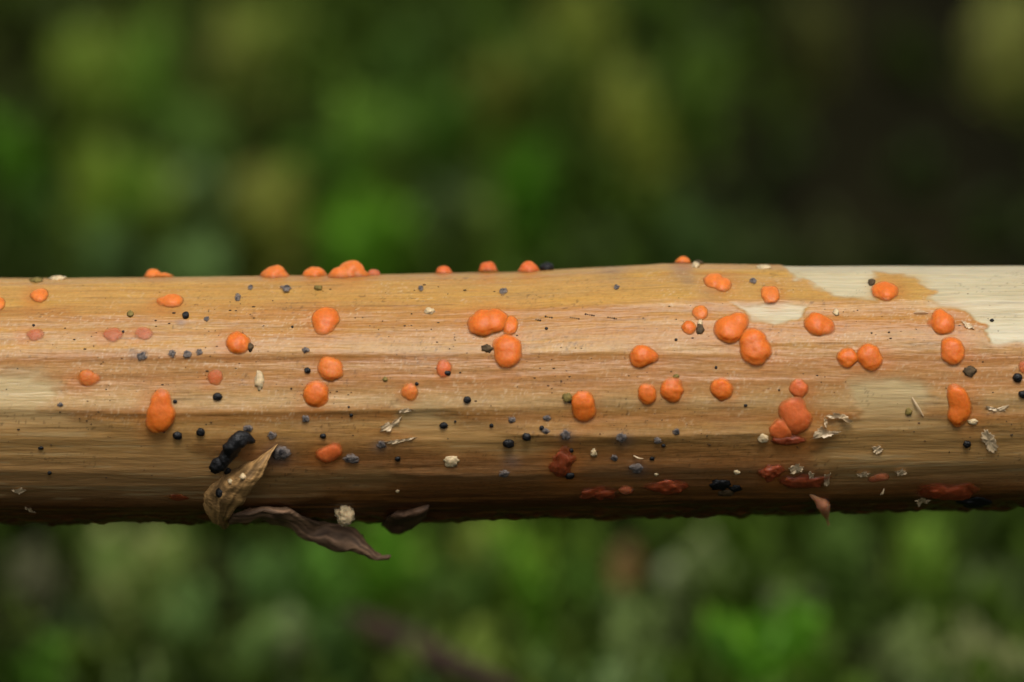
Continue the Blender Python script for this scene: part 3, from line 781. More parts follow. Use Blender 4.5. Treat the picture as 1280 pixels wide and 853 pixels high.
FUZZ = 'fuzzy blue-grey spot on the shaded lower half of the stem'
GREYU = 'small grey bead alone on golden skin above a chain of dark dots'
GREY = [
 (310, 535.5, 6, 5, 'grey-topped bead above the twisted black dropping'), (340, 544, 5.5, 5, 'blue-grey bead above the tip of the torn flap'),
 (382, 523.5, 5, 4.4, 'fuzzy grey bead under the plump orange ball on the pale rib'), (640, 525, 4.5, 4, 'fuzzy grey spot above the largest black bead'), (683.5, 522.5, 5, 4, 'fuzzy grey spot just below the olive crumb'), (682, 539, 5, 4, 'fuzzy grey spot with a small black dot touching it'), (707, 543, 7, 7, 'large fuzzy grey spot above the red-brown notched fungus'), (777, 547, 6.5, 6, 'fuzzy grey spot alone on the sharp edge of the lower rib'),
 (845, 540, 5.5, 4, 'grey spot on the rib below two neighbouring round fungi'), (822, 550.5, 5, 4.5, 'dark grey spot paired with a tiny black dot below the rib'), (768, 572, 5, 4, FUZZ), (795, 585, 8, 6, 'widest fuzzy blue-grey spot, above the ragged red fungus'), (477, 555.5, 6, 5, 'fuzzy grey spot beside the thin strip below the torn flake'), (630, 592, 7, 5, FUZZ),
 (352, 566, 12, 9, 'wide grey fuzzy patch at the tip of the torn flap'), (440, 573.5, 10, 6, 'dark mottled oval crumb beside the flat coral fungus'),
 (75.5, 506, 3.6, 3.2, 'dull grey bead at the edge of the left bare wood'), (297, 372.5, 4.2, 5, 'larger of two small grey beads on the golden band under the crest domes'), (313, 360, 3.6, 3, 'smaller of two small grey beads on the golden band under the crest domes'), (258.5, 399, 3.4, 3, 'small grey bead near the black one over a violet smudge'),
 (178, 445, 6.5, 5.5, 'dark grey bead in a row of four, largest and set apart'), (215, 443, 5, 5, 'dark grey bead in a row of four, next to the largest'), (234, 443, 5, 4.6, 'dark grey bead in a row of four, third from the largest'), (249, 440.5, 4, 4, 'dark grey bead in a row of four, the smallest'),
 (357, 361.5, 6.5, 4.5, 'wide grey bead below the smooth orange crest dome'), (629, 365, 5, 4.6, 'grey bead above the broad two-humped fungus'), (382, 438, 4.5, 3.5, 'faint grey bead below the lone egg-shaped fungus'), (941, 352, 4.6, 3.6, 'grey bead between the leaning oval fungus and the bare wood'), (771, 359.5, 3.6, 3.4, GREYU), (526, 361, 3.6, 3.4, 'small grey bead above the pale stain-ringed bead'),
]
for k, (bx, by, rx, ry, lb) in enumerate(GREY):
    make_bead('grey_bead', M_GREY, bx, by, rx, ry, k + 60, lb, 'bead', 'grey beads dotted over the stem', rough=.26, flat=.5, freq=2.6, lift=.1, skirt=True)

CRUMBS = [
 (954, 547.5, 6, 5.5, M_PALE, 'round cream bead on the dark brown lower band'), (742, 566, 4, 5, M_PALE, 'small amber-cream bead beside the red-brown notched fungus'),
 (537, 389.5, 6, 3.6, M_PALE, 'pale bead ringed by a brown stain on the golden skin'), (870, 321.5, 5, 6, M_PALE, 'pale crumb perched on the stem crest beside an orange knob'),
 (324.5, 476, 5.5, 12, M_PALE, 'grainy cream spindle standing on the tan skin'),
 (72, 342, 10, 5, M_PALE, 'flat whitish crumb on the left crest'), (45, 340, 8, 4, M_OLIVE, 'olive crumb beside the whitish one on the left crest'), (955, 335, 8, 5, M_PALE, 'greyish white crumb on the crest at the bare wood'),
 (564, 577, 9, 6, M_PALE, 'cream scab on the shaded lower side'), (1045, 391, 3.5, 4, M_PALE, 'shiny pale fleck beside a pointed orange fungus'), (497, 614, 2.2, 2, M_PALE, 'tiny white dot on the dark lower side'),
 (820, 593, 2.6, 2, M_PALE, 'tiny white dot above the ragged red fungus'), (921, 590, 4, 2.6, M_PALE, 'small white fleck above the black mould'), (1216, 527, 6, 3.4, M_PALE, 'pale fleck at the foot of the bean-shaped fungus'),
 (709, 497, 6, 5, M_OLIVE, 'olive crumb beside an oval orange fungus'), (1212, 464, 8, 6.5, M_BROWN, 'grey-brown crumb below the egg-shaped fungus'), (1090, 354, 4.5, 3.6, M_BROWN, 'rusty crumb beside the blocky fungus in bare wood'),
 (609, 436, 6.5, 4.5, M_BROWN, 'dark brown crumb below the two-humped fungus'), (875, 412, 4.5, 6, M_BROWN, 'brown stalked speck between two small fungi'), (875, 404, 3, 4, M_PALE, 'whitish tip above the brown stalked speck'),
 (873, 326, 6, 5, M_BROWN, 'brown crumb under the pale crumb on the crest'), (313, 434, 4, 5, M_BROWN, 'brown smear beside the deep orange ball'), (481.5, 474.5, 3, 3, M_OLIVE, 'yellow-olive speck on the tan skin'), (163, 393, 4, 3.4, M_OLIVE, 'olive-brown speckled crumb above the pink skin'),
 (398, 361, 5, 2.4, M_OLIVE, 'small olive smear on the golden band'), (1136, 515, 4, 5, M_OLIVE, 'olive crumb beside the thin pale splinter'), (845, 471, 4, 3, M_OLIVE, 'olive crumb above two neighbouring round fungi'),
 (900, 606, 12, 6, M_BLACK, 'blue-black mould clot in the dark groove underneath'), (919, 611, 8, 4, M_BLACK, 'smaller black mould clot beside the blue-black one'),
 (1218, 628, 18, 6, M_BLACK, 'flat black patch beside the largest red fungus'), (908, 616, 11, 4, M_BROWN, 'dull brown scrap below the blue-black mould'),  # a flat black patch, then a brown scrap
]
for k, (bx, by, rx, ry, mt, lb) in enumerate(CRUMBS):
    make_bead('black_patch' if mt is M_BLACK else 'crumb', mt, bx, by, rx, ry, k + 130, lb, 'crumb', None, rough=.30, flat=.30 if mt is M_BLACK or rx > 7 else .6, freq=2.6, lift=.1 if mt is M_BLACK else .3)

D, Fc = ico(4)
n_ = fbm(D[:, 0] * 2.2 + 4, D[:, 1] * 2.2, D[:, 2] * 2.2, 4, 467)
o = add('crumb', mesh_np('crumb', D * (1 + .55 * n_)[:, None] * np.array((.030, .026, .036)), Fc), M_PALE, label='lumpy white crumb under the stem beside the dark shred', category='crumb')
o.location = near_stem(432, 645, .06)

# the twisted black dropping above the flap
tube_obj('black_dropping', [near_stem(318, 552, .02), near_stem(306, 549, .035), near_stem(294, 554, .04), near_stem(286, 565, .04), near_stem(279, 575, .04), near_stem(272, 582, .04), near_stem(266, 586, .03)],
         [.006, .020, .027, .025, .020, .025, .019], M_BLACK, seed=5, rough=.26, seg=26,
         label='twisted black caterpillar-like dropping stuck above the torn flap', category='dropping')
make_bead('black_bead', M_BLACK, 285, 589, 4.5, 5, 300, 'black bead at the foot of the twisted dropping', 'bead', 'black beads dotted over the stem', rough=.12)

# ------------------------------------------------------------------ torn flap, shreds, flakes (parts of the stem)
def sheet(name, rows, thick, mat, colr, seed=0, jitter=.004, parent=root, label=None, var=.35):
    """rows: list of rows of points; a thin curved sheet with thickness and uneven edges."""
    A = np.array([[tuple(p) for p in r] for r in rows], float)
    def up(B, ax, m):
        n = B.shape[ax]
        t = np.linspace(0, n - 1, m)
        B = np.moveaxis(B, ax, 0)
        out = []
        for q in t:
            i = int(min(math.floor(q), n - 2)); u = q - i
            p0, p1, p2, p3 = B[max(i - 1, 0)], B[i], B[i + 1], B[min(i + 2, n - 1)]
            out.append(.5 * ((2 * p1) + (-p0 + p2) * u + (2 * p0 - 5 * p1 + 4 * p2 - p3) * u * u + (-p0 + 3 * p1 - 3 * p2 + p3) * u ** 3))
        return np.moveaxis(np.array(out), 0, ax)
    A = up(up(A, 0, 44), 1, 20)
    nr_, nc_ = A.shape[:2]
    f = 14
    for ax in range(3):
        A[..., ax] += jitter * fbm(A[..., 0] * f + seed * 5 + ax * 31, A[..., 1] * f, A[..., 2] * f, 3, 401) * 2
    # torn edges
    for e, s in ((0, 1), (nc_ - 1, -1)):
        n_ = fbm(np.arange(nr_) / 2.3, seed * 3.0, e, 3, 411)
        A[:, e] += (A[:, e] - A[:, e + s]) * (n_ * 1.6)[:, None]
    du = np.gradient(A, axis=0); dv = np.gradient(A, axis=1)
    Nn = np.cross(du, dv); Nn /= (np.linalg.norm(Nn, axis=-1, keepdims=True) + 1e-9)
    top = A + Nn * thick / 2; bot = A - Nn * thick / 2
    V_ = np.concatenate([top.reshape(-1, 3), bot.reshape(-1, 3)])
    n0 = nr_ * nc_
    F_ = []
    for i in range(nr_ - 1):
        for j in range(nc_ - 1):
            a, b, c, d = i * nc_ + j, i * nc_ + j + 1, (i + 1) * nc_ + j + 1, (i + 1) * nc_ + j
            F_.append((a, b, c, d)); F_.append((n0 + d, n0 + c, n0 + b, n0 + a))
    brd = [j for j in range(nc_)] + [i * nc_ + nc_ - 1 for i in range(1, nr_)] + [(nr_ - 1) * nc_ + j for j in range(nc_ - 2, -1, -1)] + [i * nc_ for i in range(nr_ - 2, 0, -1)]
    for a, b in zip(brd, brd[1:] + brd[:1]):
        F_.append((b, a, n0 + a, n0 + b))
    st = fbm(np.arange(nr_)[:, None] / 16 + seed, np.arange(nc_)[None, :] / 1.3, 0, 3, 421).reshape(-1)
    blot = fbm(np.arange(nr_)[:, None] / 5 + seed, np.arange(nc_)[None, :] / 4, 3, 3, 431).reshape(-1)
    cl_ = np.array(colr)[None] * ALB * np.exp(np.clip(var * 2.6 * st + var * 1.6 * blot, -1.1, .45))[:, None]
    me = mesh_np(name, V_, np.array(F_), np.clip(np.concatenate([cl_, cl_ * .9]), .004, .8))
    return add(name, me, mat, parent, label=label)

ns = near_stem
# a boat-shaped flap of dry skin: each row runs from its left edge to its lifted right edge
sheet('torn_flap', [
    [ns(340, 559, .01), ns(342, 558, .015), ns(344, 557, .02), ns(346, 556, .02)],
    [ns(316, 574, .01), ns(323, 573, .04), ns(331, 574, .06), ns(338, 571, .05)],
    [ns(292, 585, .01), ns(304, 587, .055), ns(316, 592, .09), ns(327, 590, .08)],
    [ns(270, 600, .005), ns(284, 604, .06), ns(299, 611, .10), ns(313, 612, .10)],
    [ns(258, 620, .005), ns(272, 624, .06), ns(287, 629, .10), ns(300, 630, .10)],
    [ns(259, 641, .01), ns(270, 645, .06), ns(281, 647, .09), ns(291, 645, .09)],
    [ns(272, 655, .03), ns(277, 660, .06), ns(282, 663, .08), ns(288, 656, .08)],
], .007, M_FLAP, lin(178, 136, 84), seed=1, jitter=.009, var=.62, label='dry tan boat-shaped flap of skin curling off the stem')
for (q, r_) in (((304, 596), 4), ((288, 602), 3.5), ((322, 595), 3.2), ((300, 612), 2.6), ((294, 622), 2.6), ((291, 630), 2.2)):
    D, Fc = ico(2)
    o = add('mould_tuft', mesh_np('mould_tuft', D * r_ * PXS * (1 + .5 * fbm(D[:, 0] * 2 + q[0], D[:, 1] * 2, D[:, 2] * 2, 2, 441))[:, None], Fc), M_PALE, root)
    o.location = ns(q[0], q[1], .085 if q[0] > 292 else .06)
D, Fc = ico(3)
o = add('black_bead', mesh_np('black_bead', D * .0165 * (1 + .2 * fbm(D[:, 0] * 2, D[:, 1] * 2, D[:, 2] * 2, 2, 443))[:, None], Fc), M_BLACK, label='black bead sitting on the dry torn flap', category='bead', group='black beads dotted over the stem')
o.location = ns(276, 616, .055)
# long shred hanging below
sheet('hanging_shred', [
    [ns(288, 650, .02), ns(290, 644, .05), ns(296, 636, .05), ns(306, 634, .02)],
    [ns(318, 648, .03), ns(320, 643, .06), ns(324, 637, .06), ns(328, 634, .03)],
    [ns(352, 659, .04), ns(353, 653, .08), ns(357, 645, .08), ns(360, 640, .04)],
    [ns(388, 672, .05), ns(390, 666, .09), ns(395, 657, .09), ns(398, 652, .05)],
    [ns(420, 685, .06), ns(422, 680, .10), ns(428, 670, .10), ns(436, 664, .06)],
    [ns(446, 696, .07), ns(448, 692, .10), ns(451, 685, .10), ns(452, 681, .07)],
    [ns(470, 700, .07), ns(471, 698, .09), ns(473, 694, .09), ns(474, 691, .07)],
    [ns(489, 700, .07), ns(489, 699, .08), ns(490, 698, .08), ns(490, 697, .07)],
], .010, M_FLAP, lin(142, 110, 84), seed=2, jitter=.014, label='long dark brown shred of skin hanging under the stem', var=.55)
tube_obj('shred_fibre', [ns(424, 664, .06), ns(437, 668, .07), ns(450, 670, .07), ns(455, 669, .07)], [.006, .004, .003, .002], M_FLAP, lin(100, 70, 50), parent=root, seed=9)
# short scale of bark at the lower edge
sheet('bark_scale', [
    [ns(478, 655, .0), ns(482, 649, .03), ns(490, 642, .03), ns(496, 638, .0)],
    [ns(494, 664, .01), ns(497, 655, .06), ns(502, 645, .06), ns(506, 639, .01)],
    [ns(512, 660, .01), ns(514, 652, .06), ns(518, 643, .06), ns(520, 636, .01)],
    [ns(530, 648, .0), ns(531, 643, .03), ns(534, 637, .03), ns(537, 631, .0)],
], .012, M_FLAP, lin(96, 70, 50), seed=4, jitter=.006)

def flake(name, outline, lift, curl, mat, seed=0, thick=.002, label=None):
    """A scrap of skin or film lying on the stem: closed outline in stem coordinates, edges curled up."""
    n = len(outline)
    cx = sum(p[0] for p in outline) / n; cy = sum(p[1] for p in outline) / n
    m_ = 36
    per = []
    for k in range(m_):
        t = k / m_ * n; i = int(t); u = t - i
        a, b = outline[i % n], outline[(i + 1) % n]
        per.append((a[0] + (b[0] - a[0]) * u, a[1] + (b[1] - a[1]) * u))
    rings = (0, .35, .7, .9, 1.0)
    V_, idx = [], []
    for r in rings:
        row = []
        for k, (x, y) in enumerate(per):
            if r == 0 and k:
                row.append(row[0]); continue
            wob = 1 + (.14 * math.sin(k * 2.4 + seed) + .10 * math.sin(k * 5.1 + seed * 2)) * (r > .6)
            qx, qy = cx + (x - cx) * r * wob, cy + (y - cy) * r * wob
            P, Nn, _ = hit(qx, qy)
            z = lift + .55 * curl * r ** 3 * (.55 + .45 * math.sin(k * .7 + seed)) + .002 * math.sin(qx * .9 + qy * 1.3)
            row.append(len(V_)); V_.append(P + Nn * z)
        idx.append(row)
    n0 = len(V_)
    low_ = []
    for v in V_:
        low_.append(v - (CAM - v).normalized() * thick)
    F_ = []
    for a, b in zip(idx[:-1], idx[1:]):
        for k in range(m_):
            q = [a[k], a[(k + 1) % m_], b[(k + 1) % m_], b[k]]
            q = list(dict.fromkeys(q))
            F_.append(q[::-1]); F_.append([w + n0 for w in q])
    lst = idx[-1]
    for k in range(m_):
        F_.append([lst[k], lst[(k + 1) % m_], n0 + lst[(k + 1) % m_], n0 + lst[k]][::-1])
    me = bpy.data.meshes.new(name)
    me.from_pydata([tuple(v) for v in V_ + low_], [], F_)
    for p in me.polygons:
        p.use_smooth = True
    me.update()
    return add(name, me, mat, root, label=label)

flake('skin_flake', [(476, 533), (484, 527), (490, 529), (493, 524), (500, 522), (499, 529), (492, 533), (486, 539), (477, 538)], .004, .012, M_FILM, 1, label='pale torn flake on the tan skin')
flake('skin_flake', [(1226, 546), (1230, 536), (1238, 540), (1245, 549), (1247, 563), (1236, 564), (1232, 556)], .004, .010, M_FILM, 2, label='clear flake on the bare wood')
flake('skin_flake', [(1018, 538), (1028, 532), (1036, 538), (1050, 538), (1046, 542), (1030, 545), (1014, 548)], .006, .020, M_FILM, 3)
flake('skin_flake', [(1032, 520), (1044, 515), (1056, 518), (1066, 525), (1062, 528), (1052, 522), (1040, 522)], .008, .022, M_FILM, 4)
flake('skin_flake', [(1030, 521), (1034, 524), (1033, 534), (1030, 530)], .008, .012, M_FILM, 5)
flake('skin_flake', [(497, 513), (508, 510), (518, 512), (510, 515), (500, 516)], .003, .008, M_FILM, 6)
flake('skin_flake', [(480, 552), (500, 549), (520, 546), (512, 550), (490, 555)], .002, .006, M_FILM, 7)
flake('skin_flake', [(986, 583), (998, 578), (1005, 584), (998, 590), (988, 590)], .004, .014, M_FILM, 8)
flake('skin_flake', [(1010, 588), (1018, 590), (1016, 598), (1012, 597)], .004, .012, M_FILM, 9)
flake('skin_flake', [(1030, 592), (1038, 590), (1036, 606), (1030, 604)], .004, .012, M_FILM, 10)
flake('skin_flake', [(1070, 592), (1080, 588), (1088, 591), (1078, 596)], .003, .010, M_FILM, 11)
flake('skin_flake', [(1118, 588), (1128, 585), (1134, 590), (1124, 594)], .003, .010, M_FILM, 12)
flake('skin_flake', [(1144, 622), (1154, 619), (1164, 622), (1156, 625), (1148, 628)], .008, .014, M_FILM, 13)
flake('skin_flake', [(1090, 558), (1100, 557), (1104, 562), (1096, 568), (1092, 564)], .002, .008, M_FILM, 14)
flake('skin_flake', [(1232, 507), (1248, 511), (1260, 506), (1256, 513), (1244, 514), (1234, 511)], .002, .008, M_FILM, 15)
flake('skin_flake', [(14, 612), (26, 609), (34, 612), (22, 617)], .002, .008, M_FILM, 16)
flake('skin_flake', [(30, 633), (38, 634), (44, 640), (34, 637)], .002, .008, M_FILM, 17)
flake('skin_flake', [(1202, 402), (1212, 405), (1218, 412), (1208, 411)], .002, .008, M_FILM, 18)
for k, (pa, pb, r_) in enumerate([((1140, 497), (1154, 520), .0042), ((1142, 392), (1160, 392), .003), ((792, 569), (804, 573), .003), ((1101, 617), (1105, 610), .004)]):
    p1 = hit(*pa)[0] + hit(*pa)[1] * .004; p3 = hit(*pb)[0] + hit(*pb)[1] * .003
    p2 = (p1 + p3) / 2 + hit(*pa)[1] * .006
    tube_obj('splinter', [p1, p2, p3], [r_ * .6, r_, r_ * .4], M_FILM, parent=root, seg=8, seed=k)

# specks of dirt too small to count
D, Fc = ico(1)
Vs, Fs = [], []
k = 0
centres = [(rnd.uniform(20, 1260), rnd.gauss(450, 60)) for _ in range(26)]
while k < 620:
    if rnd.random() < .6:
        c = rnd.choice(centres); x, y = c[0] + rnd.gauss(0, 26), c[1] + rnd.gauss(0, 12)
    else:
        x, y = rnd.uniform(2, 1278), rnd.uniform(352, 590)
    if not (2 < x < 1278 and 350 < y < 600):
        continue
    P, Nn, _ = hit(x, y)
    r_ = PXS * min(1.7, rnd.lognormvariate(-.55, .42))
    Q = D * np.array((r_ * rnd.uniform(.8, 2.0), r_, r_ * .8))
    Fs.append(Fc + len(D) * k); Vs.append(Q + np.array(tuple(P))); k += 1
for x0, y0, n_ in ((682, 396, 4), (713, 397, 5), (732, 393, 5), (760, 397, 5), (670, 400, 3)):   # chains of dots along one fibre
    for j in range(n_):
        P, Nn, _ = hit(x0 + j * 2.6, y0 + j * .45)
        Fs.append(Fc + len(D) * k); Vs.append(D * PXS * rnd.uniform(.9, 1.6) + np.array(tuple(P))); k += 1
add('dirt_specks', mesh_np('dirt_specks', np.concatenate(Vs), np.concatenate(Fs)), M_SPECK, kind='stuff', label='minute dark brown dirt specks peppering the stem', category='specks')

# ------------------------------------------------------------------ moss
m, nt, N, L, P = nodes_of('moss_leaf')
at = N.new('ShaderNodeAttribute'); at.attribute_name = 'tint'
tr = N.new('ShaderNodeBsdfTranslucent')
mx = N.new('ShaderNodeMixShader'); mx.inputs[0].default_value = 0.4
L.new(at.outputs['Color'], P.inputs['Base Color']); L.new(at.outputs['Color'], tr.inputs['Color'])
P.inputs['Roughness'].default_value = 0.5
P.inputs['Specular IOR Level'].default_value = 0.2
L.new(P.outputs[0], mx.inputs[1]); L.new(tr.outputs[0], mx.inputs[2]); L.new(mx.outputs[0], N['Material Output'].inputs['Surface'])
M_MOSS = m

def to_ground(px, py, above=0.0):
    """Where the sight line comes within `above` of the ground."""
    d = ray(px, py)
    lo = 19.0
    t = lo
    while t < 70:
        p = CAM + d * t
        if p.z - float(ground_z(p.x, p.y)) < above:
            return p
        t += .05
    return CAM + d * 60

# moss cushions, brightness of lit shoot tips put into their colour: (x, y, size, colour, how thick)
CUSH = [
 (310, 20, 50, (105, 126, 52)), (100, 72, 46, (92, 118, 42)), (190, 58, 40, (72, 102, 34)), (140, 222, 50, (86, 118, 36)), (200, 222, 34, (86, 114, 40)), (237, 224, 30, (80, 108, 62)), (335, 230, 40, (112, 128, 52)),
 (255, 145, 30, (66, 92, 36)), (460, 140, 38, (68, 96, 30)), (480, 270, 55, (60, 96, 16)), (430, 285, 45, (60, 96, 20)), (600, 260, 34, (80, 100, 40)), (140, 292, 28, (62, 84, 44)), (240, 312, 34, (74, 100, 52)),
 (18, 165, 40, (54, 88, 18)), (620, 90, 40, (76, 84, 30)), (500, 48, 44, (56, 80, 30)), (790, 112, 44, (98, 114, 42)), (720, 16, 48, (84, 96, 36)), (862, 80, 40, (64, 86, 30)), (1020, 8, 30, (58, 64, 26)), (1258, 18, 48, (120, 132, 64)),
 (650, 200, 40, (50, 84, 16)), (870, 282, 50, (44, 62, 26)), (940, 300, 40, (46, 58, 26)), (660, 60, 40, (60, 78, 26)), (50, 240, 34, (40, 62, 18)), (540, 130, 40, (48, 74, 20)), (390, 200, 40, (52, 84, 22)), (560, 235, 34, (48, 62, 34)), (1050, 290, 40, (42, 48, 22)), (760, 300, 34, (36, 46, 22)),
 (175, 685, 46, (122, 152, 76)), (200, 678, 34, (116, 150, 70)), (150, 695, 34, (120, 150, 76)), (330, 232, 34, (112, 128, 52)), (120, 60, 34, (92, 118, 42)), (500, 662, 34, (84, 124, 36)), (130, 672, 30, (96, 116, 60)), (240, 735, 26, (78, 106, 54)), (357, 765, 24, (96, 116, 72)), (318, 782, 30, (70, 92, 44)), (190, 832, 30, (84, 104, 56)), (45, 818, 40, (52, 82, 22)), (40, 696, 32, (66, 70, 48)),
 (480, 670, 44, (78, 124, 32)), (620, 660, 40, (90, 112, 42)), (600, 795, 36, (86, 106, 42)), (662, 680, 38, (76, 118, 28)), (800, 770, 40, (72, 88, 46)), (780, 838, 26, (82, 102, 60)), (965, 805, 60, (62, 102, 22)), (910, 790, 40, (56, 92, 26)), (985, 745, 30, (76, 88, 56)), (1150, 680, 40, (80, 112, 36)), (1210, 790, 42, (120, 134, 82)), (1262, 828, 34, (100, 112, 66)), (1130, 800, 40, (74, 88, 48)),
 (872, 690, 36, (86, 102, 60)), (400, 700, 40, (60, 92, 30)), (340, 700, 34, (62, 88, 40)), (420, 790, 34, (44, 66, 24)), (560, 720, 34, (50, 74, 26)), (730, 720, 30, (54, 80, 24)), (1060, 660, 34, (62, 84, 34)), (1240, 720, 36, (58, 70, 40)), (90, 760, 30, (36, 50, 22)), (700, 830, 30, (46, 66, 24)), (530, 850, 30, (40, 60, 22)), (1180, 850, 30, (70, 84, 48)),
]
# hollows with little moss
GAPS = [(175, 140, 42), (340, 115, 44), (345, 320, 42), (8, 110, 34), (70, 292, 34), (520, 190, 34), (690, 50, 28), (830, 200, 70), (1100, 60, 90), (1080, 200, 60), (1230, 170, 70), (1250, 280, 60), (960, 120, 70), (700, 285, 44), (980, 220, 50),
        (275, 692, 26), (100, 812, 34), (1040, 700, 60), (880, 845, 50), (1070, 832, 40), (680, 745, 30), (500, 765, 30), (1000, 690, 40), (30, 760, 40), (785, 668, 24)]

MV, MF, MC = [], [], []
mcount = 0
def shoot(base, h, lean, n_leaf, leaf, tint, spread=1.0):
    """One leafy moss shoot: a bent stem carrying whorls of small pointed leaves, built as kites folded on the midrib."""
    global mcount
    k = np.arange(n_leaf)
    t = (k + .5) / n_leaf
    ang = k * 2.39996 + rng.uniform(0, 6.28)
    axis = np.array(base)[None] + np.stack([lean[0] * t * t, lean[1] * t * t, h * t], 1)
    elev = np.radians(12 + 58 * t ** 1.5) + rng.normal(0, .18, n_leaf)
    d = np.stack([np.cos(ang) * np.cos(elev), np.sin(ang) * np.cos(elev), np.sin(elev)], 1)
    s = np.stack([-np.sin(ang), np.cos(ang), np.zeros(n_leaf)], 1)
    nn = np.cross(d, s)
    ln_ = leaf * (1 - .35 * t) * rng.uniform(.75, 1.25, n_leaf) * spread
    w = ln_ * .42
    p0 = axis
    p2 = axis + d * ln_[:, None] - np.array((0, 0, 1))[None] * (ln_ * .22 * (1 - t))[:, None]
    m_ = axis + d * (ln_ * .45)[:, None]
    p1 = m_ + s * w[:, None] - nn * (w * .35)[:, None]
    p3 = m_ - s * w[:, None] - nn * (w * .35)[:, None]
    vv = np.stack([p0, p1, p2, p3], 1).reshape(-1, 3)
    b = mcount + np.arange(n_leaf)[:, None] * 4
    ff = np.concatenate([b + np.array([[0, 1, 2]]), b + np.array([[0, 2, 3]])])
    cc_ = np.array(tint)[None] * rng.uniform(.75, 1.25, n_leaf)[:, None]
    MV.append(vv); MF.append(ff); MC.append(np.repeat(cc_, 4, 0))
    mcount += n_leaf * 4

cush = []
for (x, y, r, c) in CUSH:
    p = to_ground(x, y, .42)
    dep = (p - CAM).dot(CF)
    cush.append((p.x, p.y, p.z, 1.12 * r * PXS * dep / DIST, c))
gaps = []
for (x, y, r) in GAPS:
    p = to_ground(x, y, .15)
    dep = (p - CAM).dot(CF)
    gaps.append((p.x, p.y, r * PXS * dep / DIST))
GA = np.array(gaps)

def litter(x, y):
    """Where leaf mould replaces moss: the far right of the bank."""
    return float(smooth(.55, 1.5, x) * smooth(5.6, 6.8, y))

base_a, base_b, base_c = lin(80, 104, 30) * 1.15, lin(100, 112, 46) * 1.1, lin(52, 66, 28) * .8
# carpet
def carpet(x0, x1, y0, y1, step, leaves, skip=None):
    for yy in np.arange(y0, y1, step):
        for xx in np.arange(x0, x1, step):
            x, y = xx + rng.uniform(-.5, .5) * step, yy + rng.uniform(-.5, .5) * step
            if skip and skip[0] < x < skip[1] and skip[2] < y < skip[3]:
                continue
            g = np.exp(-(((GA[:, 0] - x) / (GA[:, 2] * 1.1)) ** 2 + ((GA[:, 1] - y) / (GA[:, 2] * 2.8)) ** 2)).max()
            if rng.random() < g * 1.1:
                continue
            li = litter(x, y)
            if rng.random() < li * .72:
                continue
            n_ = float(noise3(x * .7, y * .7, .2, 77)); n2_ = float(noise3(x * .9 + 30, y * .9, .2, 78))
            t_ = base_a * (1 - max(0, n_)) + base_b * max(0, n_)
            t_ = t_ * (1 - max(0, n2_) * .8) + base_c * max(0, n2_) * .8
            t_ = t_ * rng.uniform(.6, 1.3) * (1 - .35 * li)
            h = rng.uniform(.22, .45) * (1 - .45 * li)
            shoot((x, y, float(ground_z(x, y)) - .03), h, rng.normal(0, .08, 2), leaves, rng.uniform(.13, .22), t_)
carpet(-4.5, 4.5, 1.5, 20, .25, 26)
carpet(-16, 16, -12, 34, .55, 18, skip=(-4.5, 4.5, 1.5, 20))
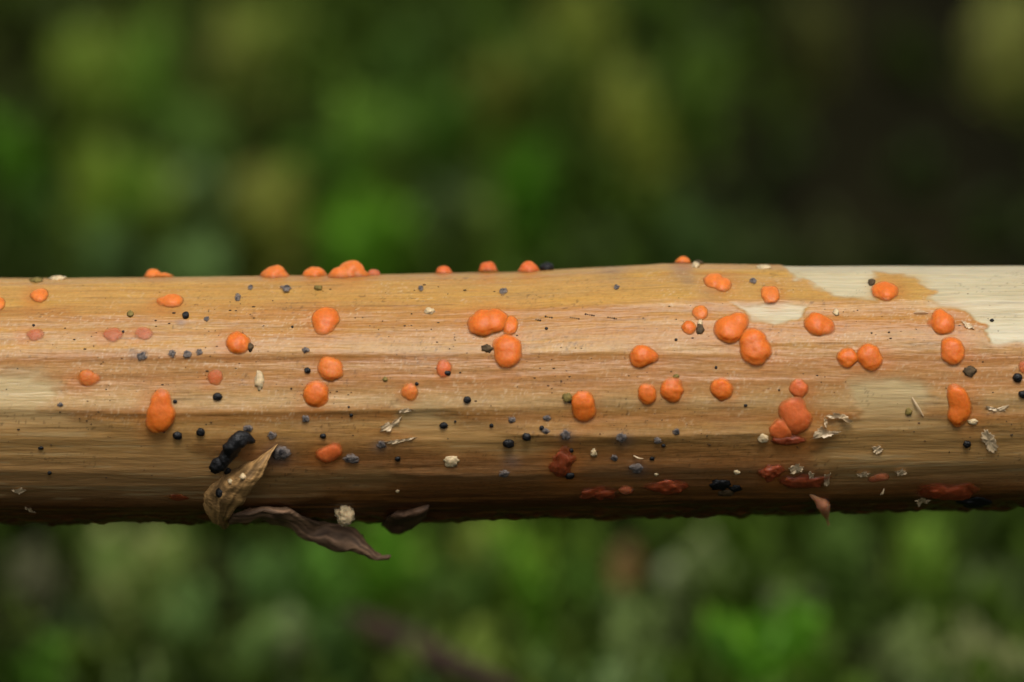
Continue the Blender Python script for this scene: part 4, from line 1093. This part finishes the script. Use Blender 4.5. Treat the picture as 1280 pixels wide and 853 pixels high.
# cushions, their sunlit tips imitated by a brighter tint
for (x, y, z, r, c) in cush:
    tint = lin(*c)
    tint = tint * np.array((1.12, 1, 1.05)) * min(3.3, .52 / tint.max())
    n_ = 12
    for k in range(n_):
        a_ = rng.uniform(0, 6.28); q = math.sqrt(rng.random()) * r * .62
        bx, by = x + math.cos(a_) * q, y + math.sin(a_) * q * 1.2
        gz_ = float(ground_z(bx, by))
        top_ = z + rng.uniform(-.75, .65) * r
        h = max(.2, top_ - gz_)
        shoot((bx, by, gz_ - .03), h, rng.normal(0, .05, 2), 30, min(.30, r * .75), tint * rng.uniform(.8, 1.25))
add('moss', mesh_np('moss', np.concatenate(MV), np.concatenate(MF), np.clip(np.concatenate(MC) * .86, .003, .42), False), M_MOSS, kind='stuff', label='soft green moss carpet behind and below the stem', category='moss')

# ------------------------------------------------------------------ things lying in the moss
def leaf_obj(px, py, w, h, rotz, seed, mat, label):
    p = to_ground(px, py, .5)
    dep = (p - CAM).dot(CF); sc = PXS * dep / DIST
    Vl, Fl = [], []
    n_ = 14
    for i in range(n_ + 1):
        t = i / n_
        wd = math.sin(math.pi * min(.98, t * .92 + .06)) ** .8 * .5
        for j in range(7):
            q = (j - 3) / 3
            Vl.append(((q * wd) * w * sc, .10 * sc * w * (q * q) + .08 * sc * w * math.sin(t * 4 + seed), (t - .5) * h * sc))
    for i in range(n_):
        for j in range(6):
            a = i * 7 + j
            Fl.append((a, a + 1, a + 8, a + 7))
    me = bpy.data.meshes.new('fallen_leaf'); me.from_pydata(Vl, [], Fl); me.update()
    o = add('fallen_leaf', me, mat, label=label, category='leaf')
    md = o.modifiers.new('thickness', 'SOLIDIFY'); md.thickness = .02
    o.location = p
    o.rotation_euler = (math.radians(-25), math.radians(18), rotz)
    return o
leaf_obj(784, 706, 44, 62, .3, 1, M_LEAF, 'orange-brown fallen leaf standing in the moss below the stem')

def stone(px, py, r, label):
    p = to_ground(px, py, .25)
    dep = (p - CAM).dot(CF); sc = PXS * dep / DIST * r
    D, Fc = ico(3)
    n_ = fbm(D[:, 0] * 1.2, D[:, 1] * 1.2, D[:, 2] * 1.2, 3, 501)
    o = add('pale_pebble', mesh_np('pale_pebble', D * (1 + .3 * n_)[:, None] * np.array((sc, sc * .9, sc)), Fc), M_STONE, label=label, category='pebble')
    o.location = p
    return o
stone(842, 722, 22, 'pale blurred pebble beside the orange-brown leaf')

def bg_twig(pts, r, label, above=.35):
    ps = []
    for (x, y) in pts:
        ps.append(to_ground(x, y, above))
    tube_obj('fallen_twig', ps, [r * .8] + [r] * (len(ps) - 2) + [r * .5], M_TWIG, seed=21, label=label, category='twig')
bg_twig([(440, 775), (500, 800), (560, 830), (640, 862)], .055, 'thin reddish brown twig lying in the lower moss', .42)
